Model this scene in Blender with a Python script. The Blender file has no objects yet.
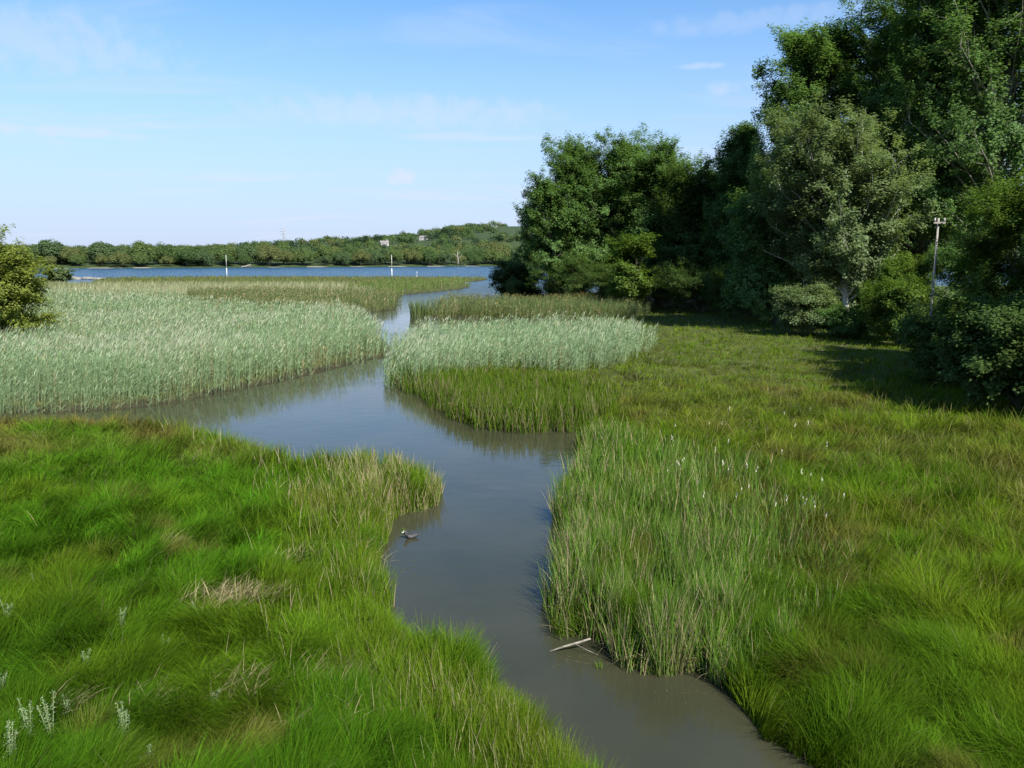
import bpy, math, random
import numpy as np
from mathutils import Vector, Matrix

rng = np.random.default_rng(7)
random.seed(7)
R = math.radians
scene = bpy.context.scene
COL = scene.collection

# ------------------------------------------------------------------ camera
CAM_H, FPX = 6.5, 800.0
PITCH = math.atan(127 / FPX)
cam_d = bpy.data.cameras.new('camera')
cam_d.sensor_width = 36.0
cam_d.lens = 36.0 * FPX / 1024
cam_d.clip_start = 0.1
cam_d.clip_end = 20000
cam = bpy.data.objects.new('camera', cam_d)
COL.objects.link(cam)
cam.location = (0, 0, CAM_H)
cam.rotation_euler = (R(90) - PITCH, 0, 0)
scene.camera = cam
SP, CP = math.sin(PITCH), math.cos(PITCH)


def ground_xy(px, py, z=0.0):
    """where the line of sight through a picture point meets the height z"""
    px = np.asarray(px, float); py = np.asarray(py, float)
    dx = px - 512; u = 384 - py
    dy = FPX * CP + u * SP
    dz = -FPX * SP + u * CP
    k = (z - CAM_H) / dz
    return dx * k, dy * k


def poly(pts):
    a = np.array(pts, float)
    x, y = ground_xy(a[:, 0], a[:, 1])
    return np.stack([x, y], 1)


def spot(px, dist):
    """ground place at forward distance dist seen at picture column px (about)"""
    d = dist * CP + (CAM_H - 0.3) * SP
    return ((px - 512) / FPX * d, dist)


def top_z(py, dist):
    return CAM_H + (257 - py) / FPX * dist


# ------------------------------------------------------------------ numeric helpers
def hash2(ix, iy, seed):
    h = (ix.astype(np.int64) * 374761393 + iy.astype(np.int64) * 668265263 + seed * 974711) & 0xFFFFFFFF
    h = ((h ^ (h >> 13)) * 1274126177) & 0xFFFFFFFF
    h = h ^ (h >> 16)
    return (h & 0xFFFFFF) / float(0xFFFFFF)


def vnoise(x, y, scale, seed=0):
    x = np.asarray(x) / scale; y = np.asarray(y) / scale
    ix = np.floor(x); iy = np.floor(y)
    fx = x - ix; fy = y - iy
    fx = fx * fx * (3 - 2 * fx); fy = fy * fy * (3 - 2 * fy)
    a = hash2(ix, iy, seed); b = hash2(ix + 1, iy, seed)
    c = hash2(ix, iy + 1, seed); d = hash2(ix + 1, iy + 1, seed)
    return (a * (1 - fx) + b * fx) * (1 - fy) + (c * (1 - fx) + d * fx) * fy


def fnoise(x, y, scale, seed=0, oct=3):
    s = 0; w = 1; t = 0
    for k in range(oct):
        s = s + w * vnoise(x, y, scale / 2 ** k, seed + 17 * k); t += w; w *= 0.55
    return s / t


def cells(x, y, size, seed):
    """nearest tussock of a jittered grid: offset from its middle, distance in tussock radii, two random numbers"""
    gx = np.floor(x / size); gy = np.floor(y / size)
    bd = np.full(x.shape, 1e9); bx = np.zeros_like(x); by = np.zeros_like(x); h1 = np.zeros_like(x); h2 = np.zeros_like(x)
    for i in (-1, 0, 1):
        for j in (-1, 0, 1):
            ix = gx + i; iy = gy + j
            cx = (ix + .15 + .7 * hash2(ix, iy, seed)) * size; cy = (iy + .15 + .7 * hash2(ix, iy, seed + 1)) * size
            d = np.hypot(x - cx, y - cy); k = d < bd
            bd = np.where(k, d, bd); bx = np.where(k, x - cx, bx); by = np.where(k, y - cy, by)
            h1 = np.where(k, hash2(ix, iy, seed + 2), h1); h2 = np.where(k, hash2(ix, iy, seed + 3), h2)
    return bx, by, bd / (size * .55), h1, h2


def inside(P, x, y):
    r = np.zeros(x.shape, bool)
    n = len(P)
    for i in range(n):
        x0, y0 = P[i]; x1, y1 = P[(i + 1) % n]
        if y0 == y1:
            continue
        c = ((y0 > y) != (y1 > y)) & (x < (x1 - x0) * (y - y0) / (y1 - y0) + x0)
        r ^= c
    return r


def edge_dist(P, x, y):
    d = np.full(x.shape, 1e9)
    n = len(P)
    for i in range(n):
        ax, ay = P[i]; bx, by = P[(i + 1) % n]
        ex, ey = bx - ax, by - ay
        l2 = ex * ex + ey * ey + 1e-12
        t = np.clip(((x - ax) * ex + (y - ay) * ey) / l2, 0, 1)
        d = np.minimum(d, np.hypot(x - ax - t * ex, y - ay - t * ey))
    return d


def sm(a, b, x):
    t = np.clip((x - a) / (b - a), 0, 1)
    return t * t * (3 - 2 * t)


# ------------------------------------------------------------------ land outlines (waterlines)
LAND_A = poly([(-1500, 430), (0, 430), (110, 429), (170, 437), (215, 449), (245, 458), (266, 466), (300, 471), (350, 471),
               (395, 473), (418, 481), (424, 495), (421, 506), (392, 512), (376, 526), (369, 555), (367, 592), (375, 626),
               (400, 650), (440, 664), (474, 688), (490, 722), (518, 742), (546, 775), (578, 812), (622, 870), (690, 1000),
               (720, 1500), (-2500, 1500)])
LAND_B = poly([(-900, 414), (0, 412), (60, 411), (120, 408), (170, 402), (240, 388), (300, 376), (340, 366), (372, 358), (391, 356),
               (390, 348), (381, 338), (365, 329), (350, 322), (344, 316), (354, 313.5), (394, 310), (398, 304), (397, 299), (403, 295),
               (431, 292.5), (460, 289.8), (468, 287), (470, 285), (460, 282.8), (478, 281.3), (488, 279.8), (486, 278.6), (440, 278),
               (300, 277.6), (180, 277.8), (112, 279), (92, 281.5), (95, 285), (76, 288), (62, 284), (50, 279), (-400, 279), (-900, 279)])
LAND_R = poly([(395, 384), (390, 368), (396, 352), (406, 344), (500, 342), (600, 338), (622, 330), (600, 322), (560, 319), (500, 318.5),
               (424, 316.5), (421, 313.5), (430, 310.5), (500, 310), (498, 303), (496, 299), (520, 296), (600, 294), (800, 290), (1400, 285),
               (2500, 285), (2500, 1500), (1100, 1500), (925, 900), (838, 775), (804, 750), (768, 736), (744, 702), (726, 678), (702, 664), (662, 669),
               (630, 666), (612, 647), (592, 634), (562, 633), (556, 612), (562, 582), (573, 562), (571, 540), (565, 520), (570, 500),
               (584, 480), (588, 458), (584, 432), (560, 431), (520, 432), (483, 429), (455, 418), (437, 408), (427, 397)])


def shore_y(x):
    return np.clip(592 + 0.48 * x, 400, 700)


def hill_h(x, y):
    """wooded rise beyond the lake"""
    d = y - shore_y(x)
    col = 512 + FPX * x / np.maximum(y, 1)
    ridge = np.interp(col, [-400, 0, 100, 200, 280, 330, 370, 420, 455, 500, 560, 800, 1400],
                      [12, 9, 8, 9, 16, 23, 24, 33, 42, 49, 50, 42, 30])
    ramp = sm(0, 60, d) * 2.5 + ridge * sm(40, 700, d)
    return np.where(d > 0, np.minimum(1.2, d * 0.2) + ramp + 1.5 * (fnoise(x, y, 90, 5) - .5) * sm(20, 120, d), -0.5 * np.minimum(1, -d / 5))


def land_h(x, y, detail=True):
    x = np.asarray(x, float); y = np.asarray(y, float)
    sd = np.full(x.shape, -1e9)
    for P in (LAND_A, LAND_B, LAND_R):
        e = edge_dist(P, x, y)
        sd = np.maximum(sd, np.where(inside(P, x, y), e, -e))
    top = 0.26 + 0.12 * (fnoise(x, y, 3.0, 3) - .4) + 0.25 * sm(30, 50, x) * sm(20, 60, y)
    bank = sm(8, 26, x - 0.0 * y) * sm(0, 14, sd) * 0.25
    h = np.where(sd > 0, (top + bank) * (1 - np.exp(-sd / 0.22)), -0.7 * (1 - np.exp(sd / 1.2)))
    far = y > shore_y(x) - 60
    return np.where(far, hill_h(x, y), h)


# ------------------------------------------------------------------ materials
def new_mat(name):
    m = bpy.data.materials.new(name); m.use_nodes = True
    nt = m.node_tree; nt.nodes.clear()
    out = nt.nodes.new('ShaderNodeOutputMaterial')
    return m, nt, out


def leaf_mat(name, transl=0.3, rough=0.5, spec=0.3):
    m, nt, out = new_mat(name)
    at = nt.nodes.new('ShaderNodeAttribute'); at.attribute_name = 'Col'
    p = nt.nodes.new('ShaderNodeBsdfPrincipled')
    p.inputs['Roughness'].default_value = rough
    p.inputs['Specular IOR Level'].default_value = spec
    t = nt.nodes.new('ShaderNodeBsdfTranslucent')
    mix = nt.nodes.new('ShaderNodeMixShader'); mix.inputs[0].default_value = transl
    mul = nt.nodes.new('ShaderNodeMix'); mul.data_type = 'RGBA'; mul.blend_type = 'MULTIPLY'
    mul.inputs['Factor'].default_value = 1.0
    mul.inputs['B'].default_value = (1.25, 1.25, 0.7, 1)
    L = nt.links.new
    L(at.outputs['Color'], p.inputs['Base Color'])
    L(at.outputs['Color'], mul.inputs['A']); L(mul.outputs['Result'], t.inputs['Color'])
    L(p.outputs[0], mix.inputs[1]); L(t.outputs[0], mix.inputs[2]); L(mix.outputs[0], out.inputs['Surface'])
    return m


def noise_mat(name, c0, c1, scale, rough=0.85, bump=0.0, stretch=(1, 1, 1), coord='Object', spec=0.3):
    m, nt, out = new_mat(name)
    L = nt.links.new
    tc = nt.nodes.new('ShaderNodeTexCoord'); mp = nt.nodes.new('ShaderNodeMapping')
    mp.inputs['Scale'].default_value = stretch
    L(tc.outputs[coord], mp.inputs['Vector'])
    nz = nt.nodes.new('ShaderNodeTexNoise'); nz.inputs['Scale'].default_value = scale; nz.inputs['Detail'].default_value = 6
    nz.inputs['Roughness'].default_value = 0.65
    L(mp.outputs[0], nz.inputs['Vector'])
    cr = nt.nodes.new('ShaderNodeValToRGB')
    cr.color_ramp.elements[0].position = 0.32; cr.color_ramp.elements[0].color = (*c0, 1)
    cr.color_ramp.elements[1].position = 0.68; cr.color_ramp.elements[1].color = (*c1, 1)
    L(nz.outputs['Fac'], cr.inputs[0])
    p = nt.nodes.new('ShaderNodeBsdfPrincipled'); p.inputs['Roughness'].default_value = rough
    p.inputs['Specular IOR Level'].default_value = spec
    L(cr.outputs[0], p.inputs['Base Color'])
    if bump:
        b = nt.nodes.new('ShaderNodeBump'); b.inputs['Strength'].default_value = bump; b.inputs['Distance'].default_value = 0.03
        L(nz.outputs['Fac'], b.inputs['Height']); L(b.outputs[0], p.inputs['Normal'])
    L(p.outputs[0], out.inputs['Surface'])
    return m


M_GRASS = leaf_mat('grass_blade', 0.36, 0.7, 0.0)
M_REED = leaf_mat('reed_blade', 0.3, 0.65, 0.04)
M_LEAF = leaf_mat('tree_leaf', 0.48, 0.55, 0.25)
M_FARLEAF = leaf_mat('far_leaf', 0.4, 0.7, 0.1)
M_BARK = noise_mat('grey_bark', (.05, .045, .035), (.14, .125, .1), 3.0, .9, .6, (1, 1, .25))
M_PALEBARK = noise_mat('pale_bark', (.30, .28, .24), (.62, .60, .55), 2.2, .8, .5, (1, 1, .5))
M_MIDBARK = noise_mat('mottled_bark', (.10, .09, .075), (.27, .25, .21), 2.2, .85, .5, (1, 1, .4))
M_DEADWOOD = noise_mat('bleached_wood', (.18, .165, .14), (.34, .31, .27), 6, .85, .4, (1, 1, .3))
M_DRIFT = noise_mat('wet_driftwood', (.10, .085, .065), (.34, .31, .26), 14, .8, .5, (1, 1, 1))
M_POLE = noise_mat('weathered_timber', (.16, .145, .12), (.32, .29, .25), 9, .85, .3, (1, 1, .08))
M_WHITE = noise_mat('white_paint', (.62, .62, .58), (.8, .8, .77), 3, .6)
M_STEEL = noise_mat('galvanised_steel', (.28, .29, .31), (.4, .41, .43), .4, .6)
M_CERAMIC = noise_mat('brown_ceramic', (.3, .28, .26), (.5, .48, .45), 8, .3)
M_WALL = noise_mat('pale_render', (.30, .295, .28), (.42, .41, .39), .8, .8)
M_ROOF = noise_mat('slate_roof', (.14, .13, .13), (.24, .22, .21), 2, .8)
M_ROCK = noise_mat('rock', (.10, .10, .09), (.28, .26, .22), 2.5, .9, .6)
M_GLASS = noise_mat('dark_pane', (.02, .025, .03), (.04, .045, .05), 1, .15)
M_SAND = noise_mat('shore_sand', (.16, .14, .10), (.34, .30, .23), .12, .95)


def ground_mat():
    m, nt, out = new_mat('marsh_ground')
    L = nt.links.new
    at = nt.nodes.new('ShaderNodeAttribute'); at.attribute_name = 'Col'
    tc = nt.nodes.new('ShaderNodeTexCoord')
    nz = nt.nodes.new('ShaderNodeTexNoise'); nz.inputs['Scale'].default_value = 1.7; nz.inputs['Detail'].default_value = 8
    L(tc.outputs['Object'], nz.inputs['Vector'])
    mr = nt.nodes.new('ShaderNodeMapRange'); mr.inputs['From Min'].default_value = .3; mr.inputs['From Max'].default_value = .7
    mr.inputs['To Min'].default_value = .6; mr.inputs['To Max'].default_value = 1.35
    L(nz.outputs['Fac'], mr.inputs['Value'])
    mul = nt.nodes.new('ShaderNodeVectorMath'); mul.operation = 'SCALE'
    L(at.outputs['Color'], mul.inputs[0]); L(mr.outputs[0], mul.inputs['Scale'])
    p = nt.nodes.new('ShaderNodeBsdfPrincipled'); p.inputs['Roughness'].default_value = .9
    p.inputs['Specular IOR Level'].default_value = .2
    L(mul.outputs[0], p.inputs['Base Color'])
    b = nt.nodes.new('ShaderNodeBump'); b.inputs['Strength'].default_value = .6; b.inputs['Distance'].default_value = .05
    L(nz.outputs['Fac'], b.inputs['Height']); L(b.outputs[0], p.inputs['Normal'])
    L(p.outputs[0], out.inputs['Surface'])
    return m


def water_mat():
    m, nt, out = new_mat('murky_water')
    L = nt.links.new
    geo = nt.nodes.new('ShaderNodeNewGeometry')
    sep = nt.nodes.new('ShaderNodeSeparateXYZ'); L(geo.outputs['Position'], sep.inputs[0])
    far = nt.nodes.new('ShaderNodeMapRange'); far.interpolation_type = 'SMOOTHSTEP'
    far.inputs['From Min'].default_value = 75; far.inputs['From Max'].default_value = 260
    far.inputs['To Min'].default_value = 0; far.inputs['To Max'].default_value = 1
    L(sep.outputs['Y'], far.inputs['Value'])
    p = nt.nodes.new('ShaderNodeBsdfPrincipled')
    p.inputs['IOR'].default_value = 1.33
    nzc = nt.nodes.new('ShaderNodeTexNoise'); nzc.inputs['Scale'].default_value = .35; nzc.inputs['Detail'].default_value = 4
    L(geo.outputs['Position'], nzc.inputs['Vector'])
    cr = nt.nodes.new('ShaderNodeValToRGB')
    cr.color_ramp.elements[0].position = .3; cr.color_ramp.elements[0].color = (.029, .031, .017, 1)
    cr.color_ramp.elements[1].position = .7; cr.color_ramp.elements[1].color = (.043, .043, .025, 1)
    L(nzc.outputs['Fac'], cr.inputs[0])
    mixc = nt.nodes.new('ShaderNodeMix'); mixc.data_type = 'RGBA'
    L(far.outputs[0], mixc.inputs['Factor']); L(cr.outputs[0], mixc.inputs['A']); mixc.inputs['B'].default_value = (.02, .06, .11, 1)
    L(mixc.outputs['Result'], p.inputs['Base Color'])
    ro = nt.nodes.new('ShaderNodeMapRange'); ro.inputs['To Min'].default_value = .035; ro.inputs['To Max'].default_value = .22
    L(far.outputs[0], ro.inputs['Value']); nr = nt.nodes.new('ShaderNodeTexNoise'); nr.inputs['Scale'].default_value = .22; nr.inputs['Detail'].default_value = 3; nr.inputs['Distortion'].default_value = 1.2
    L(geo.outputs['Position'], nr.inputs['Vector'])
    rm = nt.nodes.new('ShaderNodeMapRange'); rm.inputs['From Min'].default_value = .45; rm.inputs['From Max'].default_value = .7; rm.inputs['To Max'].default_value = .09
    L(nr.outputs['Fac'], rm.inputs['Value'])
    ra = nt.nodes.new('ShaderNodeMath'); ra.operation = 'ADD'; L(ro.outputs[0], ra.inputs[0]); L(rm.outputs[0], ra.inputs[1])
    L(ra.outputs[0], p.inputs['Roughness'])
    n1 = nt.nodes.new('ShaderNodeTexNoise'); n1.inputs['Scale'].default_value = 2.2; n1.inputs['Detail'].default_value = 3
    n2 = nt.nodes.new('ShaderNodeTexNoise'); n2.inputs['Scale'].default_value = .9; n2.inputs['Detail'].default_value = 5
    mp = nt.nodes.new('ShaderNodeMapping'); mp.inputs['Scale'].default_value = (.55, 1, 1)
    L(geo.outputs['Position'], mp.inputs['Vector']); L(mp.outputs[0], n1.inputs['Vector']); L(mp.outputs[0], n2.inputs['Vector'])
    b1 = nt.nodes.new('ShaderNodeBump'); b1.inputs['Strength'].default_value = .17; b1.inputs['Distance'].default_value = .03
    L(n1.outputs['Fac'], b1.inputs['Height'])
    b2 = nt.nodes.new('ShaderNodeBump'); b2.inputs['Distance'].default_value = 1.6
    L(far.outputs[0], b2.inputs['Strength']); L(n2.outputs['Fac'], b2.inputs['Height']); L(b1.outputs[0], b2.inputs['Normal'])
    L(b2.outputs[0], p.inputs['Normal'])
    L(p.outputs[0], out.inputs['Surface'])
    return m


# ------------------------------------------------------------------ object helpers
def tag(o, label=None, cat=None, group=None, kind=None):
    if label: o['label'] = label
    if cat: o['category'] = cat
    if group: o['group'] = group
    if kind: o['kind'] = kind
    return o


def mesh_quads(name, V, F, mat, col=None, parent=None, smooth=False):
    V = np.ascontiguousarray(V, np.float32); F = np.ascontiguousarray(F, np.int32)
    k = F.shape[1]
    me = bpy.data.meshes.new(name)
    me.vertices.add(len(V)); me.vertices.foreach_set('co', V.ravel())
    me.loops.add(F.size); me.loops.foreach_set('vertex_index', F.ravel())
    me.polygons.add(len(F)); me.polygons.foreach_set('loop_start', np.arange(0, F.size, k, dtype=np.int32))
    if smooth:
        me.polygons.foreach_set('use_smooth', np.ones(len(F), bool))
    if col is not None:
        a = me.color_attributes.new('Col', 'FLOAT_COLOR', 'POINT')
        c = np.ones((len(V), 4), np.float32); c[:, :3] = col
        a.data.foreach_set('color', c.ravel())
    me.update(calc_edges=True)
    me.materials.append(mat)
    o = bpy.data.objects.new(name, me); COL.objects.link(o)
    if parent: o.parent = parent
    return o


def empty(name, loc, rz=0):
    o = bpy.data.objects.new(name, None); COL.objects.link(o)
    o.location = loc; o.rotation_euler = (0, 0, rz); o.empty_display_size = .3
    return o


class MB:
    """collects tubes, boxes and lathes for one mesh"""
    def __init__(self): self.v = []; self.f = []

    def tube(self, pts, rad, n=7, cap=True):
        pts = [Vector(p) for p in pts]
        b = len(self.v)
        ref = Vector((0.31, 0.95, 0.07)).normalized()
        for i, p in enumerate(pts):
            d = (pts[min(i + 1, len(pts) - 1)] - pts[max(i - 1, 0)]).normalized()
            u = d.cross(ref)
            if u.length < 1e-3: u = d.cross(Vector((1, 0, 0)))
            u.normalize(); w = d.cross(u)
            r = rad[i] if hasattr(rad, '__len__') else rad
            for k in range(n):
                a = 2 * math.pi * k / n
                self.v.append(tuple(p + u * (r * math.cos(a)) + w * (r * math.sin(a))))
        for i in range(len(pts) - 1):
            for k in range(n):
                self.f.append((b + i * n + k, b + i * n + (k + 1) % n, b + (i + 1) * n + (k + 1) % n, b + (i + 1) * n + k))
        if cap:
            self.f.append(tuple(range(b + n - 1, b - 1, -1)))
            e = b + (len(pts) - 1) * n
            self.f.append(tuple(range(e, e + n)))
        return self

    def box(self, c, s, rot=0.0):
        b = len(self.v); cx, cy, cz = c; sx, sy, sz = (q / 2 for q in s)
        ca, sa = math.cos(rot), math.sin(rot)
        for z in (-sz, sz):
            for x, y in ((-sx, -sy), (sx, -sy), (sx, sy), (-sx, sy)):
                self.v.append((cx + x * ca - y * sa, cy + x * sa + y * ca, cz + z))
        for q in ((3, 2, 1, 0), (4, 5, 6, 7), (0, 1, 5, 4), (1, 2, 6, 5), (2, 3, 7, 6), (3, 0, 4, 7)):
            self.f.append(tuple(b + i for i in q))
        return self

    def build(self, name, mat, parent=None, smooth=True):
        me = bpy.data.meshes.new(name); me.from_pydata(self.v, [], self.f); me.materials.append(mat)
        if smooth: me.polygons.foreach_set('use_smooth', np.ones(len(me.polygons), bool))
        me.update()
        o = bpy.data.objects.new(name, me); COL.objects.link(o)
        if parent: o.parent = parent
        return o


# ------------------------------------------------------------------ ground and water
def build_ground():
    du = 0.022
    u = np.arange(-6.2, 6.2, du); xs = 10 * np.sinh(u)
    v = np.arange(-1.6, 6.45, du); ys = 9 + 8 * np.sinh(v)
    X, Y = np.meshgrid(xs, ys)
    Z = land_h(X.ravel(), Y.ravel()).reshape(X.shape)
    nx, ny = len(xs), len(ys)
    V = np.stack([X.ravel(), Y.ravel(), Z.ravel()], 1)
    i = np.arange(ny - 1)[:, None] * nx + np.arange(nx - 1)[None, :]
    F = np.stack([i, i + 1, i + nx + 1, i + nx], -1).reshape(-1, 4)
    x, y, z = V.T
    n = fnoise(x, y, 2.5, 9)
    mud = np.array([.030, .027, .015]); soil = np.array([.055, .075, .018]); wood = np.array([.035, .055, .018]); straw = np.array([.14, .12, .05])
    c = soil[None] * (1 - n[:, None] * .5) + straw[None] * n[:, None] * .35
    w = sm(.30, .12, z)[:, None]
    c = c * (1 - w) + mud[None] * w
    f = (y > shore_y(x) - 60)[:, None]
    c = np.where(f, wood[None] * (.7 + .6 * n[:, None]), c)
    o = mesh_quads('ground', V, F, ground_mat(), c, smooth=True)
    tag(o, 'flat muddy marsh ground rising to low hills beyond the lake', kind='structure')


build_ground()
wx = np.array([-3000, -300, -60, 0, 60, 300, 3000.]); wy = np.array([-60, 20, 60, 150, 300, 760.])
WX, WY = np.meshgrid(wx, wy)
wi = np.arange(len(wy) - 1)[:, None] * len(wx) + np.arange(len(wx) - 1)[None, :]
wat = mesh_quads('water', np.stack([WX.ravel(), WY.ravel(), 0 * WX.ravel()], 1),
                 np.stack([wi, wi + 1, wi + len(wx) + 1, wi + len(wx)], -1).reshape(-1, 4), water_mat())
tag(wat, 'still grey brown creek opening into the blue lake', kind='structure')


# ------------------------------------------------------------------ blades
class Blades:
    def __init__(self, seg): self.S = seg; self.V = []; self.C = []; self.n = 0

    def add(self, x, y, z, L, W, az, lean, bend, c0, c1, twist=None, power=1.3, c2=None, floor=None):
        """ribbons: root (x,y,z), length L, width W, heading az, first lean from the vertical and extra bend at the tip; root colour c0, tip c1"""
        n = len(x); S = self.S
        if n == 0: return
        if twist is None: twist = rng.uniform(-1.3, 1.3, n)
        P = np.stack([x, y, z], 1)
        wd = np.stack([-np.sin(az + twist), np.cos(az + twist), np.zeros(n)], 1)
        V = np.empty((n, S + 1, 2, 3), np.float32); C = np.empty((n, S + 1, 2, 3), np.float32)
        for k in range(S + 1):
            t = k / S
            prof = (0.75 + 0.5 * t if t < .5 else 1.0) * (1 - max(0, t - .35) / .65 * .88)
            hw = (W * prof * .5)[:, None]
            V[:, k, 0] = P - wd * hw; V[:, k, 1] = P + wd * hw
            tt = t ** 0.8
            cc = c0 * (1 - tt) + c1 * tt
            C[:, k, 0] = cc; C[:, k, 1] = cc
            tm = (k + .5) / S
            ph = lean + bend * tm ** power
            st = np.stack([np.sin(ph) * np.cos(az), np.sin(ph) * np.sin(az), np.cos(ph)], 1)
            P = P + st * (L / S)[:, None]
            if floor is not None: P[:, 2] = np.maximum(P[:, 2], floor)
        self.V.append(V.reshape(-1, 3)); self.C.append(C.reshape(-1, 3)); self.n += n

    def build(self, name, mat):
        V = np.concatenate(self.V); C = np.concatenate(self.C)
        S = self.S
        b = np.arange(self.n, dtype=np.int64)[:, None] * (2 * (S + 1)) + 2 * np.arange(S)[None, :]
        F = np.stack([b, b + 1, b + 3, b + 2], -1).reshape(-1, 4)
        return mesh_quads(name, V, F, mat, np.clip(C, 0, 1), smooth=True)


def scatter(P, per_px, pxr=(-140, 1164), pyr=(262, 860), grow=0.0):
    """points over ground outline P, as dense as they show: density falls with distance"""
    n = int((pxr[1] - pxr[0]) * (pyr[1] - pyr[0]) * per_px)
    px = rng.uniform(*pxr, n); py = rng.uniform(*pyr, n)
    x, y = ground_xy(px, py)
    k = inside(P, x, y)
    if grow: k |= edge_dist(P, x, y) < grow * (.1 + 1.0 * vnoise(x, y, .8, 999) + 1.0 * vnoise(x, y, 2.7, 998))
    return x[k], y[k]


def root_z(x, y):
    return np.maximum(land_h(x, y), -0.12) - 0.02


def pal(n, cols, jit=.12):
    """mix of palette colours with jitter"""
    c = np.array(cols, float)
    w = rng.dirichlet(np.full(len(c), .7), n)
    r = w @ c
    return r * (1 + rng.normal(0, jit, (n, 1)))


def pxw(y, px):
    """a width of px picture points at distance y"""
    return px * np.hypot(y, CAM_H) / FPX


def col3(a): return np.array(a, float)[None]


GREEN = [(.036, .128, .004), (.052, .152, .006), (.028, .102, .006), (.072, .162, .010)]
YELL = [(.108, .172, .008), (.088, .162, .007), (.135, .17, .015)]
STRAW = [(.36, .30, .16), (.28, .23, .12), (.42, .37, .22)]
BROWN = [(.15, .11, .035), (.19, .15, .05), (.12, .10, .03)]
RUSH = [(.085, .175, .018), (.115, .20, .022), (.065, .15, .018), (.15, .205, .03)]
GLAUC = [(.20, .30, .15), (.24, .34, .185), (.15, .25, .115), (.29, .37, .22)]
PLUME = [(.40, .42, .30), (.35, .40, .26), (.46, .46, .35)]


# --- near grassy bank below the bend
def meadow(P, name, label, per_px, seed, hh, base_az, straw_amt, colour_fn, shore_up, pyr, S=4):
    B = Blades(S)
    x, y = scatter(P, per_px, pyr=pyr, grow=.14)
    n = len(x)
    e = edge_dist(P, x, y)
    z = root_z(x, y)
    tus = fnoise(x, y, 1.1, seed)
    swirl = fnoise(x, y, 2.2, seed + 1, 2) - .5
    fine = vnoise(x, y, .55, seed + 2) - .5
    az = base_az + swirl * 6.5 + fine * 4.0 + rng.normal(0, .7, n)
    tx, ty, td, t1, t2 = cells(x, y, .95, seed + 20)
    ux, uy, ud, u1, u2 = cells(x, y, .42, seed + 24)
    fx = np.cos(az) + .5 * tx / .5 + .3 * ux / .25; fy = np.sin(az) + .5 * ty / .5 + .3 * uy / .25
    az = np.arctan2(fy, fx)
    up = rng.random(n) < .14
    shore = np.exp(-e / .7) * shore_up
    L = hh * (0.62 + .55 * tus + .35 * (u1 - .5)) * (.72 + .5 * t1) * (1.12 - .3 * np.minimum(td, 1.2) ** 2) * (1 - .38 * sm(24, 42, y)) * rng.uniform(.45, 1.15, n) * (1 + .15 * shore)
    lay = np.clip(.5 + 1.0 * fnoise(x, y, 1.9, seed + 4, 2), .4, 1.35) * (1 - .75 * shore)
    lay = np.where(up, lay * .35, lay)
    lean = .10 + (.18 + .5 * np.minimum(td, 1.3)) * lay * rng.uniform(.4, 1.3, n)
    bend = (1.0 * lay + .25) * rng.uniform(.6, 1.3, n)
    W = np.maximum(.0045, pxw(y, .58)) * rng.uniform(.7, 1.25, n)
    c = colour_fn(x, y, n, e)
    dead = rng.random(n) < straw_amt * (.3 + 1.8 * sm(.55, .75, fnoise(x, y, 1.7, seed + 9)))
    c[dead] = pal(dead.sum(), STRAW) * rng.uniform(.35, .85, (dead.sum(), 1)); W[dead] *= .7
    c = c * rng.uniform(.6, 1.4, (n, 1)) * (.70 + .5 * t2)[:, None] * (.85 + .3 * u2)[:, None]
    c0 = c * .9 + np.array([[.02, .015, .003]])
    c1 = c * 1.05 + np.array([[.010, .006, .001]])
    B.add(x, y, z, L, W, az, lean, bend, c0, c1, floor=z + .04)
    return B


def col_A(x, y, n, e):
    g = pal(n, GREEN); yl = pal(n, YELL); br = pal(n, BROWN); ru = pal(n, RUSH)
    m = sm(.45, .68, fnoise(x, y, 2.2, 31))[:, None]
    c = g * (1 - .45 * m) + yl * .45 * m
    # old brownish growth along the back of the bank
    back = (sm(22, 27, y) * sm(.25, .58, fnoise(x, y, 4, 33)))[:, None] * .85
    c = c * (1 - back) + br * back
    d = (sm(.66, .8, fnoise(x, y, 1.6, 35)) * .6)[:, None]
    return c * (1 - d) + br * d


B = meadow(LAND_A, 'grass', '', 1.75, 11, .68, .5, .035, col_A, .9, (425, 900))
# upright rushes along the waterline of the bank, pale tipped at its tip
x, y = scatter(LAND_A, 1.1, (150, 660), (435, 830), grow=.3)
e = edge_dist(LAND_A, x, y)
tip = sm(23, 16, np.hypot(x + 3.2, (y - 20.5) * .9) * 4) if False else np.exp(-(((x + 3.1) / 2.2) ** 2 + ((y - 21.5) / 2.6) ** 2))
k = rng.random(len(x)) < np.clip(np.exp(-e / .45) * .9 + tip * .8, 0, 1) * sm(.25, .5, fnoise(x, y, 1.3, 41))
x, y, e, tip = x[k], y[k], e[k], tip[k]
n = len(x)
g = pal(n, RUSH); st = pal(n, STRAW)
q = (rng.random(n) < .12 + .4 * tip)[:, None]
c1 = np.where(q, st, pal(n, YELL))
c0 = np.where(q, st * .9, g)
B.add(x, y, root_z(x, y), (.45 + .4 * fnoise(x, y, .9, 42)) * rng.uniform(.6, 1.25, n) * (1 + .15 * tip), np.maximum(.006, pxw(y, .75)),
      rng.uniform(0, 6.28, n), rng.uniform(.02, .28, n), rng.uniform(.05, .6, n), c0, c1)
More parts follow.
